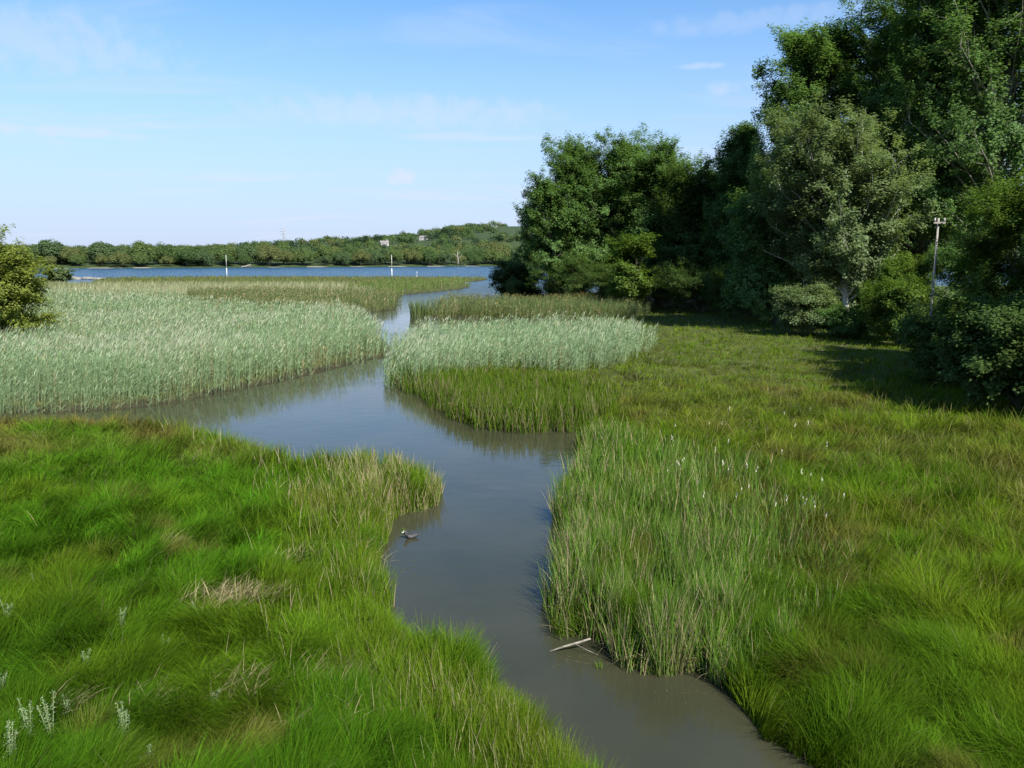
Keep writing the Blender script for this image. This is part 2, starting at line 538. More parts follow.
# straw tussocks and bare matted patches
for (px, py, r, m) in ((222, 606, .33, 420), (235, 700, .22, 200), (250, 598, .35, 240), (170, 545, .16, 90), (330, 690, .3, 220), (150, 720, .25, 160),
                       (362, 545, .22, 220), (360, 585, .18, 120), (300, 560, .3, 120), (60, 720, .2, 80), (480, 735, .25, 130), (320, 745, .3, 160)):
    cx, cy = ground_xy(px, py + 18)
    x = cx + rng.normal(0, r, m); y = cy + rng.normal(0, r * .7, m)
    B.add(x, y, root_z(x, y) + rng.uniform(.05, .25, m), rng.uniform(.2, .5, m), np.full(m, .011), rng.normal(.4, 1.1, m), rng.uniform(.5, 1.3, m), rng.uniform(.2, .9, m),
          pal(m, STRAW) * 1.0, pal(m, STRAW))
o = B.build('grass', M_GRASS)
tag(o, 'lush bright green sedge grass swept in waves on the near bank inside the creek bend', 'grass', kind='stuff')

# --- right-hand meadow
ZONE_F = LAND_R


def col_F(x, y, n, e):
    g = pal(n, GREEN); yl = pal(n, YELL); br = pal(n, BROWN); ru = pal(n, RUSH)
    far = sm(26, 44, y)[:, None]
    m = np.maximum(sm(.35, .6, fnoise(x, y, 2.6, 51)), .35)[:, None]
    g = g * (.8 + .2 * far)
    c = g * (1 - m * .6) + yl * m * .6
    c = c * (1 - far * .75) + (yl * .6 + g * .4) * far * .75
    seedy = (sm(.38, .62, fnoise(x, y, 5, 53)) * sm(12, 17, y) * sm(52, 36, y) * .3)[:, None]
    c = c * (1 - seedy) + (br * .8 + yl * .2) * seedy
    d = (sm(.56, .74, fnoise(x, y, 1.2, 55)) * .7)[:, None]
    c = c * (1 - d * .75) + br * .7 * d * .75
    return c * (1 - .18 * far)


B = meadow(LAND_R, 'grass', '', 1.5, 61, .72, .9, .04, col_F, .8, (305, 930))
# stiff rushes along the shore
F_RUSH = poly([(395, 384), (427, 397), (437, 408), (455, 418), (483, 429), (520, 432), (560, 431), (588, 432), (605, 420), (612, 396), (560, 388), (480, 380), (425, 386)])
x, y = scatter(F_RUSH, .9, (380, 630), (370, 440), grow=.35)
n = len(x); e = edge_dist(LAND_R, x, y)
st = (rng.random(n) < .10 + .2 * np.exp(-e / .5))[:, None]
c1 = np.where(st, pal(n, STRAW), pal(n, YELL) * .6 + pal(n, RUSH) * .5)
B.add(x, y, root_z(x, y), .95 * rng.uniform(.55, 1.15, n) * (1.1 - .45 * sm(0, 6, e)), np.maximum(.008, pxw(y, .8)), rng.uniform(0, 6.28, n),
      rng.uniform(0, .22, n), rng.uniform(.05, .5, n), np.where(st, pal(n, STRAW) * .6, pal(n, RUSH)) * .75, c1 * (.5 + .3 * rng.random((n, 1))))
# pale seed heads swaying over the meadow
x, y = scatter(poly([(600, 400), (760, 380), (1100, 420), (1200, 620), (900, 640), (760, 560), (640, 470)]), .03, (590, 1160), (380, 640))
n = len(x)
B.add(x, y, root_z(x, y) + .1, rng.uniform(.5, .85, n), np.maximum(.005, pxw(y, .42)), .6 + rng.normal(0, .9, n), rng.uniform(.1, .6, n), rng.uniform(.3, 1.1, n),
      pal(n, YELL), pal(n, [(.20, .15, .06), (.26, .21, .11), (.16, .12, .05)]))
o = B.build('grass', M_GRASS)
tag(o, 'long brown tinged meadow grass between the creek and the tall poplars', 'grass', kind='stuff')

# --- sword-leaved rushes standing in the water's edge
G_RUSH = poly([(588, 440), (584, 455), (588, 466), (580, 484), (568, 502), (563, 520), (569, 540), (571, 562), (560, 584), (554, 612), (560, 636), (592, 637), (612, 650),
               (630, 670), (662, 673), (700, 668), (724, 682), (742, 690), (770, 672), (800, 640), (850, 585), (835, 520), (770, 478), (680, 452)])
B = Blades(4)
x, y = scatter(G_RUSH, 1.15, (540, 870), (430, 700), grow=.2)
gap = fnoise(x, y, .9, 71)
qx, qy, qd, q1, q2 = cells(x, y, .46, 300)
k = rng.random(len(x)) < (.2 + 1.2 * sm(.33, .6, gap)) * (.12 + .88 * sm(0, 4.5, edge_dist(G_RUSH, x, y) * (.6 + .9 * fnoise(x, y, 2.0, 79)) + 4.5 * np.exp(-edge_dist(LAND_R, x, y) / 1.0)))
k &= (qd < .62 + .5 * q1) | (rng.random(len(x)) < .3)
x, y, qx, qy, qd, q1, q2 = (a[k] for a in (x, y, qx, qy, qd, q1, q2)); n = len(x)
e = edge_dist(LAND_R, x, y)
inn = sm(.5, 5, edge_dist(G_RUSH, x, y))
c = pal(n, RUSH + [(.07, .17, .035), (.06, .14, .03)])
st = (rng.random(n) < .15 + .2 * np.exp(-e / .4))[:, None]
h = (.50 + .48 * fnoise(x, y, 1.2, 73) + .38 * q1) * rng.uniform(.5, 1.12, n) * (.6 + .4 * sm(0, 4, edge_dist(G_RUSH, x, y) + 4 * np.exp(-e / 1.2)))
c = c * (.66 + .6 * q2)[:, None] * col3((.93, .98, .75))
ss = pal(n, STRAW)
base = np.where(st, ss * .9, c * .75 + ss * .14)
B.add(x, y, root_z(x, y), h, np.maximum(.013, pxw(y, .8)) * rng.uniform(.7, 1.4, n), np.arctan2(qy, qx) + rng.normal(0, .9, n), rng.uniform(0, .12, n) + .16 * np.minimum(qd, 1.2), rng.uniform(0, .75, n) ** 1.8,
      base, np.where(st, pal(n, STRAW) * .85, c * rng.uniform(.8, 1.3, (n, 1))), twist=rng.uniform(-3, 3, n))
# broken dry leaves hanging at the foot
x2, y2 = scatter(G_RUSH, .18, (540, 760), (560, 700)); e2 = edge_dist(LAND_R, x2, y2)
k = e2 < .35; x2, y2 = x2[k], y2[k]; m = len(x2)
B.add(x2, y2, np.full(m, .02), rng.uniform(.3, .7, m), np.full(m, .014), rng.uniform(0, 6.28, m), rng.uniform(.2, 1.0, m), rng.uniform(.2, 1.6, m), pal(m, STRAW), pal(m, STRAW + BROWN))
# white tufts on flowering stems
x3, y3 = scatter(poly([(640, 470), (720, 440), (800, 440), (850, 490), (860, 560), (780, 590), (700, 560), (650, 520)]), .0016, (560, 900), (420, 620)); m = len(x3)
z3 = root_z(x3, y3) + rng.uniform(.95, 1.3, m)
for j in range(3):
    B.add(x3 + rng.normal(0, .012, m), y3 + rng.normal(0, .012, m), z3 - .045 * j, np.full(m, .06), np.full(m, .028), rng.uniform(0, 6, m), rng.uniform(0, .5, m), rng.uniform(0, .3, m),
          np.tile(col3((.50, .46, .36)), (m, 1)), np.tile(col3((.60, .57, .48)), (m, 1)))
B.add(x3, y3, root_z(x3, y3), z3 - root_z(x3, y3), np.full(m, .012), rng.uniform(0, 6, m), np.full(m, .02), np.full(m, .03), pal(m, RUSH), pal(m, RUSH))
o = B.build('rushes', M_REED)
tag(o, 'tall sword leaved green rushes with straw stems rising from the creek edge', 'rushes', kind='stuff')


# --- common reeds: stems, arching leaves, plumes
def reeds(P, name, label, per_px, pxr, pyr, height, seed, cols, plume, plume_amt, wind, straw=.08, leaf_len=.34, S=3, wpx=.8, group=None, grow=.4, nl=7, edge_low=.3):
    B = Blades(S)
    x, y = scatter(P, per_px * 1.5, pxr, pyr, grow=grow)
    e = edge_dist(P, x, y)
    k = rng.random(len(x)) < .35 + .65 * sm(0, 1.2, e * (.5 + 1.2 * fnoise(x, y, 1.6, seed + 40)))
    x, y, e = x[k], y[k], e[k]; n = len(x); wpx = wpx * .78
    z = root_z(x, y)
    hn = fnoise(x, y, 3.5, seed)
    H = height * (.62 + .45 * hn + .28 * fnoise(x, y, 1.1, seed + 31)) * rng.uniform(.70, 1.10, n) * (1 - edge_low * np.exp(-e / .7))
    c = pal(n, cols)
    pch = sm(.5, .75, fnoise(x, y, 5, seed + 3))[:, None]
    c = c * (1 - .12 * pch)
    st = rng.random(n) < straw * (.4 + 2 * sm(.55, .75, fnoise(x, y, 2.2, seed + 5)))
    c[st] = pal(st.sum(), STRAW)
    base = np.clip(c * .7 + col3((.06, .045, .02)), 0, 1)
    W = np.maximum(.008, pxw(y, wpx * .55))
    aw = wind + rng.normal(0, .5, n)
    B.add(x, y, z, H, W, aw, rng.uniform(0, .18, n) + .5 * (rng.random(n) < .05), rng.uniform(.02, .28, n), base, c)
    # leaves
    for j in range(nl):
        t = rng.uniform(.12, .98, n)
        lz = z + H * t * .985
        off = .03 * t ** 2 * H
        B.add(x + np.cos(aw) * off, y + np.sin(aw) * off, lz - .1, leaf_len * rng.uniform(.5, 1.1, n), np.maximum(.016, pxw(y, wpx * .9)) * rng.uniform(.7, 1.2, n),
              wind + rng.normal(0, 1.0, n), rng.uniform(.25, 1.0, n), rng.uniform(.5, 1.5, n), c * .92, c * 1.06)
    # plumes
    k = rng.random(n) < plume_amt * (.25 + 1.5 * sm(.35, .7, fnoise(x, y, 7, seed + 8)))
    m = k.sum()
    B.add(x[k] + np.cos(aw[k]) * .08 * H[k], y[k] + np.sin(aw[k]) * .08 * H[k], z[k] + H[k] * .93, rng.uniform(.22, .36, m), np.maximum(.028, pxw(y[k], wpx * .9)), wind + rng.normal(0, .4, m),
          rng.uniform(.1, .5, m), rng.uniform(.3, 1.0, m), pal(m, plume), pal(m, plume))
    o = B.build(name, M_REED)
    tag(o, label, 'reeds', kind='stuff')
    return o


ZONE_B = poly([(-900, 414), (0, 412), (60, 411), (120, 408), (170, 402), (240, 388), (300, 376), (340, 366), (372, 358), (391, 356),
               (390, 348), (381, 338), (365, 329), (350, 322), (300, 319), (200, 314), (180, 302), (60, 301), (-900, 301)])
reeds(ZONE_B, 'reed_bed', 'wide pale green reed bed with straw plumes stretching back to the shrub', .42, (-160, 400), (298, 418), 2.0, 81, GLAUC, PLUME, .6, .2, .12, edge_low=.35)
ZONE_E = poly([(395, 387), (393, 371), (401, 354), (415, 345), (500, 342), (600, 338), (640, 343), (652, 350), (640, 360), (605, 374), (567, 377), (505, 373), (475, 379), (425, 389)])
reeds(ZONE_E, 'reed_bed', 'grey green clump of reeds with pale plumes behind the upright olive shore rushes', .5, (380, 660), (335, 392), 1.95, 91, GLAUC, PLUME, .45, .2, .06)
ZONE_D = poly([(430, 317), (520, 319), (600, 321), (640, 322), (650, 312), (600, 309), (500, 310), (436, 310)])
DGREEN = [(.10, .15, .05), (.13, .18, .06), (.09, .14, .05), (.16, .19, .08)]
reeds(ZONE_D, 'reed_bed', 'narrow dark green reed strip in front of the big poplars', 1.5, (415, 660), (306, 324), 1.95, 101, DGREEN, BROWN, .3, .2, .1, wpx=.7)
ZONE_C1 = poly([(180, 302), (200, 314), (300, 320), (352, 325), (350, 316), (358, 313.5), (394, 311), (399, 304), (397, 299), (380, 297), (300, 295), (190, 296)])
reeds(ZONE_C1, 'reed_bed', 'mid green reed patch at the back of the pale reed bed, ending at the channel', .9, (170, 410), (292, 326), 1.6, 111, DGREEN, BROWN + STRAW, .35, .2, .12, wpx=.7)
ZONE_C2 = poly([(340, 292), (397, 299), (403, 295), (431, 292.5), (460, 289.8), (468, 287), (470, 285), (460, 282.8), (380, 284)])
reeds(ZONE_C2, 'reed_bed', 'yellow green tongue of reeds reaching out into the far channel', 1.3, (330, 480), (282, 300), 1.7, 121, [(.13, .19, .05), (.15, .21, .06), (.11, .17, .05)], BROWN, .15, .2, .08, wpx=.65, S=2)

# far low marsh between the reeds and the lake
ZONE_C3 = poly([(-900, 301), (60, 301), (180, 302), (190, 296), (300, 295), (380, 297), (340, 292), (380, 284), (460, 282.8), (478, 281.3), (488, 279.8), (486, 278.6), (440, 278), (300, 277.6),
                (180, 277.8), (112, 279), (92, 281.5), (95, 285), (76, 288), (62, 284), (50, 279), (-400, 279), (-900, 279)])
B = Blades(2)
x, y = scatter(ZONE_C3, 2.4, (-160, 495), (277, 303))
n = len(x); far = sm(150, 205, y)[:, None]
nn = fnoise(x, y, 22, 131)[:, None]
pale = pal(n, [(.30, .30, .17), (.34, .32, .20), (.24, .28, .14)])
low = pal(n, [(.14, .15, .045), (.17, .16, .06), (.11, .14, .04), (.12, .16, .05)])
c = pale * (1 - far) + low * far
gr = pal(n, DGREEN)
c = c * (1 - .6 * sm(.5, .65, nn)) + gr * .6 * sm(.5, .65, nn)
H = (1.5 - .8 * far[:, 0]) * rng.uniform(.6, 1.2, n)
B.add(x, y, root_z(x, y), H, pxw(y, .8), .2 + rng.normal(0, .8, n), rng.uniform(0, .25, n), rng.uniform(.1, .7, n), c * .9, c)
o = B.build('marsh_grass', M_REED)
tag(o, 'low olive brown salt marsh grass along the near edge of the lake', 'marsh grass', kind='stuff')


# ------------------------------------------------------------------ trees
def leaf_mesh(name, C, size, out_dir, cols, mat, parent, up=.62, outw=.6, aspect=.62, rnd=.26):
    n = len(C)
    nrm = rng.normal(0, rnd, (n, 3)) + out_dir * outw; nrm[:, 2] += up
    nrm /= np.linalg.norm(nrm, axis=1, keepdims=True) + 1e-9
    a = rng.normal(0, 1, (n, 3)); u = np.cross(nrm, a); u /= np.linalg.norm(u, axis=1, keepdims=True) + 1e-9
    v = np.cross(nrm, u)
    s = (size * rng.uniform(.65, 1.3, n))[:, None]
    cup = nrm * s * .12
    V = np.stack([C - u * s * .5, C - v * s * .5 * aspect + cup, C + u * s * .5, C + v * s * .5 * aspect + cup], 1).reshape(-1, 3)
    F = np.arange(n * 4).reshape(-1, 4)
    c = np.repeat(cols, 4, axis=0)
    return mesh_quads(name, V, F, mat, c, parent)


LEAFC = {
    'poplar': [(.10, .185, .046), (.13, .215, .06), (.078, .152, .04)],
    'silver': [(.125, .185, .06), (.155, .21, .085), (.09, .15, .042), (.18, .225, .12)],
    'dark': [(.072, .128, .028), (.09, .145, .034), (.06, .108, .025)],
    'fresh': [(.095, .165, .022), (.125, .185, .03), (.07, .13, .02)],
    'hawthorn': [(.20, .245, .045), (.235, .275, .06), (.15, .20, .035)],
}


def make_tree(name, x, y, height, rad, label, kind='poplar', seed=1, trunk_r=.35, base=.18, nprim=34, nsub=9, nleaf=95, leaf=.2, rise=.75, bark=None,
              prof=None, lean=(0, 0), stems=1, cat='tree', group=None, sigma=.36, squash=1.0, wind=(-.15, .05), twig=1.0):
    r = np.random.default_rng(seed)
    z0 = float(land_h(np.array([x]), np.array([y]))[0]) - .05
    root = empty(name, (x, y, max(z0, -.1)))
    tag(root, label, cat, group)
    if prof is None:
        prof = lambda t: math.sin(math.pi * min(1, .12 + .88 * t) ** .8) ** .6 * (1 - .35 * t)
    tb = MB(); Ls = []; Od = []
    for s in range(stems):
        sa = 2 * math.pi * s / max(stems, 1) + r.uniform(0, 1)
        sl = 0 if stems == 1 else rad * r.uniform(.25, .5)
        hs = max(.5 * height, height - .55 * rad) * (1 if s == 0 else r.uniform(.86, 1.0))
        N = 9
        tp = []
        ph = r.uniform(0, 6)
        for i in range(N):
            t = i / (N - 1)
            tp.append(Vector((lean[0] * t ** 1.5 + math.cos(sa) * sl * t ** .8 + .25 * math.sin(ph + 4 * t) * t, lean[1] * t ** 1.5 + math.sin(sa) * sl * t ** .8 + .25 * math.cos(ph + 3 * t) * t, hs * .97 * t)))
        tr = trunk_r / (1 if stems == 1 else 1.7)
        tb.tube(tp, [tr * ((1 - i / (N - 1)) ** .75 * .95 + .05) * (1.35 if i == 0 else 1) for i in range(N)], 9)

        def tpos(t):
            f = t * (N - 1); i = min(int(f), N - 2)
            return tp[i].lerp(tp[i + 1], f - i)
        npz = max(6, nprim // stems)
        for b in range(npz):
            t = base + (1 - base) * (b + r.uniform(0, 1)) / npz
            tt = (t - base) / (1 - base)
            az = b * 2.39996 + r.normal(0, .35)
            Lb = rad * (1 if stems == 1 else .72) * prof(tt) * r.uniform(.6, 1.12)
            Lb = max(Lb, .5)
            el = rise * r.uniform(.55, 1.2) + .45 * tt
            p = tpos(min(t, .97)).copy()
            d = Vector((math.cos(az) * math.cos(el), math.sin(az) * math.cos(el), math.sin(el) * squash))
            pts = [p]
            Lt = Lb / max(.35, math.cos(el))
            Lt = min(Lt, Lb * 1.7)
            for q in range(5):
                d = (d + Vector((wind[0] * .5 + r.normal(0, .10), wind[1] * .5 + r.normal(0, .10), .06 + r.normal(0, .07)))).normalized()
                p = p + d * (Lt / 5); pts.append(p)
            r0 = max(.018, tr * .28 * (1 - tt * .7))
            tb.tube(pts, [r0 * (1 - .17 * i) for i in range(6)], 5, cap=False)
            axis = Vector((tpos(min(t, .97)).x, tpos(min(t, .97)).y, 0))
            for c in range(nsub):
                f = .16 + .84 * ((c + r.uniform(0, 1)) / nsub) ** .8
                i = min(int(f * 5), 4); sp = pts[i].lerp(pts[i + 1], f * 5 - i)
                bd = (pts[i + 1] - pts[i]).normalized()
                sd = (bd * r.uniform(.4, 1.0) + Vector(r.normal(0, .65, 3)) + Vector((wind[0], wind[1], .45))).normalized()
                sl2 = (.16 + .2 * r.random()) * Lt * (1.15 - .45 * f) + .45
                sq = [sp, sp + sd * sl2 * .5, sp + sd * sl2 + Vector((0, 0, .12 * sl2))]
                if c % 2 == 0: tb.tube(sq, [r0 * .32, r0 * .2, r0 * .08], 3, cap=False)
                # leafy twigs fanning out of the branchlet
                nt_ = 6; per = max(6, int(nleaf * 2.0 / nt_))
                for w_ in range(nt_):
                    o_ = np.array(sp) + np.array(sd) * (sl2 * r.uniform(.1, 1.0))
                    td_ = np.array(sd) * .8 + r.normal(0, .55, 3) + np.array([wind[0], wind[1], .35]); td_ /= np.linalg.norm(td_)
                    ln = twig * r.uniform(.6, 1.3)
                    m = max(4, int(per * r.uniform(.6, 1.3)))
                    A = o_[None] + td_[None] * (ln * r.uniform(0, 1, m) ** .85)[:, None] + r.normal(0, 1, (m, 3)) * (sigma * .45)
                    Ls.append(A)
                    od = A - np.array([[axis.x, axis.y, height * .45]]); od /= np.linalg.norm(od, axis=1, keepdims=True) + 1e-6
                    Od.append(od * .7 + td_[None] * .3)
    C = np.concatenate(Ls); D = np.concatenate(Od)
    # settle the crown to its measured height and spread
    kz = height / np.percentile(C[:, 2], 99.6)
    kr = rad / np.percentile(np.hypot(C[:, 0] - lean[0] * .5, C[:, 1] - lean[1] * .5), 96)
    C = C * np.array([[kr, kr, kz]])
    tb.v = [(a * kr, b * kr, c * kz) for a, b, c in tb.v]
    k = (C[:, 2] > .15) & (np.hypot(C[:, 0] - lean[0] * .5, C[:, 1] - lean[1] * .5) < 1.12 * rad + .2); C = C[k]; D = D[k]
    tb.v = [((a, b, c) if math.hypot(a - lean[0] * .5, b - lean[1] * .5) < rad else tuple(Vector((lean[0] * .5, lean[1] * .5, c)) + Vector((a - lean[0] * .5, b - lean[1] * .5, 0)).normalized() * rad)) for a, b, c in tb.v]
    cl = vnoise(C[:, 0] + 50, C[:, 2] + C[:, 1] * .7 + 90, 1.6, seed)[:, None]
    cols = pal(len(C), LEAFC[kind], .15) * (.85 + .3 * cl)
    tb.build('trunk', bark or M_BARK, root)
    leaf_mesh('crown', C, leaf * 1.3, D, cols, M_LEAF, root)
    return root


def T(px, dist, top_py, wpx, label, name='poplar_tree', **kw):
    x, y = spot(px, dist)
    return make_tree(name, x, y, top_z(top_py, dist) , wpx / 2 / FPX * dist, label, **kw)


def round_prof(t): return max(.25, math.sqrt(max(0, 1 - (2 * t - .85) ** 2 / 1.6)))


# grove at the bend of the far channel
GR = dict(base=.02, prof=round_prof, nsub=11, leaf=.21, nleaf=88)
T(566, 104, 170, 78, 'dark leaning poplar at the water end of the grove, boughs over the channel', seed=21, nprim=50, stems=2, rise=.7, **GR)
T(612, 108, 141, 126, 'broad round topped sunlit poplar, the tallest of the grove by the far channel', seed=22, nprim=84, stems=4, rise=.95, **GR)
T(658, 104, 150, 100, 'sunlit bushy poplar on the inland shoulder of the round grove', seed=23, nprim=70, stems=3, rise=.95, **GR)
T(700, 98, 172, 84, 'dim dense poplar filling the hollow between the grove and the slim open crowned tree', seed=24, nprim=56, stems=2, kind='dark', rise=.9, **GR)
T(740, 92, 137, 70, 'slim open crowned tree in the gap between grove and giant poplars', name='tree', seed=25, base=.04, nprim=56, kind='poplar', nleaf=85, rise=1.0)
for q_, (px_, d_, top_, w_, lab_) in enumerate((
        (575, 121, 190, 110, 'dark poplar glimpsed behind the water end of the grove'), (640, 120, 176, 120, 'dark poplar standing directly behind the broad round topped one'),
        (715, 112, 200, 110, 'dark poplar behind the hollow of the grove'), (768, 104, 150, 84, 'dark poplar behind the outer end of the giant row'),
        (960, 100, 20, 140, 'dark poplar filling the background behind the utility pole'))):
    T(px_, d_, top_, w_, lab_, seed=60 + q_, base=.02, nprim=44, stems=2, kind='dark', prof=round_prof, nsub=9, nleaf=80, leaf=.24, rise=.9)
T(632, 88, 238, 54, 'small yellow green willow shrub in front of the grove', name='shrub', cat='shrub', seed=26, base=.05, nprim=22, stems=3, kind='fresh', prof=round_prof, trunk_r=.12, nsub=7, twig=.6)
T(520, 112, 262, 54, 'low dark bush hanging over the water at the end of the grove', name='shrub', cat='shrub', seed=27, base=.03, nprim=26, stems=3, kind='dark', prof=round_prof, trunk_r=.15, nsub=8, rise=.3)
# giant poplars
T(814, 80, 46, 122, 'tall poplar at the outer end of the giant row, one bough reaching into open sky', seed=31, base=.05, nprim=88, stems=2, trunk_r=.5, nsub=12, prof=round_prof)
T(916, 79, -44, 180, 'giant dark poplar towering behind the silver leaved tree', seed=32, base=.06, nprim=100, trunk_r=.6, nsub=12, kind='poplar')
T(985, 70, -60, 190, 'giant poplar with a bare trunk showing behind the utility pole', seed=33, base=.14, nprim=100, trunk_r=.42, nsub=12, bark=M_MIDBARK)
T(868, 96, 62, 120, 'mid height poplar filling the gap behind the tall and the towering giant', seed=38, base=.06, nprim=60, trunk_r=.5, nsub=11)
T(1290, 29, -40, 280, 'tall poplar outside the view shading the hawthorn and bramble', seed=40, base=.06, nprim=60, trunk_r=.4, nsub=9, leaf=.18)
T(1560, 22, -160, 380, 'spreading poplar outside the view shading the bushes nearest the meadow', seed=39, base=.06, nprim=60, trunk_r=.4, nsub=9, leaf=.18)
T(1400, 34, 60, 330, 'big spreading poplar beyond the edge of the view shading the bramble', seed=34, base=.12, nprim=60, trunk_r=.5, nsub=10, leaf=.18)
T(846, 66, 126, 160, 'silver leaved white poplar with a white leaning trunk in front of the giant poplars', seed=35, base=.20, nprim=96, kind='silver', trunk_r=.27, nsub=10, bark=M_PALEBARK, leaf=.17, rise=.7, prof=round_prof, lean=(-2.0, 0))
T(775, 72, 190, 96, 'low branched green sapling poplar beside the silver leaved tree', seed=36, base=.03, nprim=50, stems=2, kind='poplar', trunk_r=.2, prof=round_prof)
# bushes along the foot
SH = dict(name='shrub', cat='shrub', base=.02, stems=4, prof=round_prof, trunk_r=.09, sigma=.3, leaf=.115, nleaf=105, twig=.55, rise=.7)
T(898, 54, 283, 70, 'sunlit elder bush at the foot of the white trunk', seed=41, nprim=28, kind='fresh', **SH)
T(806, 62, 288, 64, 'light green scrub at the edge of the meadow under the silver leaved tree', seed=42, nprim=28, kind='silver', **SH)
T(850, 60, 312, 62, 'low light green scrub directly in front of the white trunk', seed=56, nprim=24, kind='poplar', **SH)
T(905, 57, 262, 60, 'bright green bush growing behind the foot of the utility pole', seed=43, nprim=26, kind='fresh', **SH)
T(968, 54, 240, 80, 'mid green bush between the utility pole and the hawthorn', seed=53, nprim=30, kind='poplar', **SH)
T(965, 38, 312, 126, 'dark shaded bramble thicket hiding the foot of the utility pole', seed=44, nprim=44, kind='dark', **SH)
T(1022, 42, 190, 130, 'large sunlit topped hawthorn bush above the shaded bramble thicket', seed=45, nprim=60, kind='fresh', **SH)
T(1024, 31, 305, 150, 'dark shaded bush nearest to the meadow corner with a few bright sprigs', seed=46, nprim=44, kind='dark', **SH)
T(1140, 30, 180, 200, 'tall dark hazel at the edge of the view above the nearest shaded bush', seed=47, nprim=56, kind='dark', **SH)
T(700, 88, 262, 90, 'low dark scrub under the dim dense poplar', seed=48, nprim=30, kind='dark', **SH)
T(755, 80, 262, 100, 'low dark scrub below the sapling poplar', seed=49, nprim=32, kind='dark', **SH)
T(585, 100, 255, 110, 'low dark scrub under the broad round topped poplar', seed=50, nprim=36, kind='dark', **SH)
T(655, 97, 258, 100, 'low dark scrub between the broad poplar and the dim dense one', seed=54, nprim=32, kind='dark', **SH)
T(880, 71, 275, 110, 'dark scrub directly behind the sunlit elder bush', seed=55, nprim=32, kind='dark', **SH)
# shrub on the other side
T(-8, 52, 239, 132, 'yellow green hawthorn shrub standing in the pale reed bed', seed=51, nprim=70, kind='hawthorn', **{**SH, 'stems': 6, 'leaf': .14})
T(60, 190, 267, 28, 'small grey green bush on the marsh edge by the lake inlet', name='shrub', cat='shrub', seed=52, base=.03, nprim=16, stems=3, kind='silver', prof=round_prof, trunk_r=.1, nsub=6, nleaf=60, leaf=.3)


# ------------------------------------------------------------------ far shore woods
def crown_points(r, rad, ht, n):
    nl = 15
    lob = r.normal(0, 1, (nl, 3)); lob /= np.linalg.norm(lob, axis=1, keepdims=True)
    lob[:, 2] = abs(lob[:, 2]) * .8 - .2
    ctr = lob * np.array([rad * .58, rad * .58, ht * .36])
    idx = r.integers(0, nl, n)
    d = r.normal(0, 1, (n, 3)); d /= np.linalg.norm(d, axis=1, keepdims=True)
    rr = (r.uniform(.55, 1, n) ** .5)[:, None]
    C = ctr[idx] + d * rr * np.array([rad * .42, rad * .42, ht * .26]) * (.7 + .5 * hash2(idx[:, None], idx[:, None] * 3, 5))
    C[:, 2] += ht * .48
    return C, d


OAKC = [[(.10, .15, .045), (.115, .165, .055)], [(.07, .12, .04), (.08, .135, .045)], [(.145, .165, .06), (.125, .155, .055)], [(.08, .13, .055), (.095, .145, .06)]]
protos = []
for v in range(8):
    r = np.random.default_rng(300 + v)
    root = empty('broadleaf_tree', (0, 0, 0))
    H = 13.5 + r.uniform(-1.5, 1.5); rad = 8.2 + r.uniform(-1.0, 1.2)
    C, D = crown_points(r, rad, H * 1.0, 5200)
    C[:, 2] = np.maximum(C[:, 2] - .4, .25 + .6 * r.random(len(C)))
    tb = MB().tube([(0, 0, -.6), (.1, 0, H * .3), (.3, .1, H * .6)], [.45, .35, .15], 7)
    for q in range(6):
        a = q * 1.05
        tb.tube([(.1, 0, H * .25), (math.cos(a) * rad * .35, math.sin(a) * rad * .35, H * .45), (math.cos(a) * rad * .6, math.sin(a) * rad * .6, H * .58)], [.2, .12, .05], 5, False)
    tb.build('trunk', M_BARK, root)
    leaf_mesh('crown', C, .8, D, pal(5200, OAKC[v % 4], .12), M_FARLEAF, root, up=.5, outw=.9)
    protos.append(root)


def copy_tree(o):
    c = o.copy(); COL.objects.link(c)
    for ch in o.children:
        d = ch.copy(); COL.objects.link(d); d.parent = c
    return c


used = set()
kinds = ['olive green', 'dark green', 'yellowish', 'bluish green']
rr = np.random.default_rng(5)
xs = np.arange(-345, 70, 11)
spots = []
for i, xx in enumerate(xs):
    spots.append((xx + rr.uniform(-2, 2), 3.5 + rr.uniform(0, 5), rr.uniform(.5, 1.05)))
for i, xx in enumerate(np.arange(-350, 70, 11)):
    spots.append((xx + rr.uniform(-3, 3), 19 + rr.uniform(-5, 6), rr.uniform(.75, 1.2)))
for i, (xx, dd, sc) in enumerate(spots):
    v = int(rr.integers(0, 8))
    o = protos[v] if v not in used else copy_tree(protos[v])
    used.add(v)
    yy = float(shore_y(np.array(xx))) + dd
    o.location = (xx, yy, float(hill_h(np.array([xx]), np.array([yy]))[0]))
    o.rotation_euler = (0, 0, rr.uniform(0, 6.28)); o.scale = (sc, sc, sc * rr.uniform(.85, 1.1))
    front = dd < 12
    tag(o, f'{kinds[v % 4]} rounded broadleaf tree ' + ('at the waterline of the wooded far shore' if front else 'in the second row of the wooded far shore'), 'tree',
        f'{kinds[v % 4]} trees ' + ('along the far waterline' if front else 'behind the far waterline trees'))

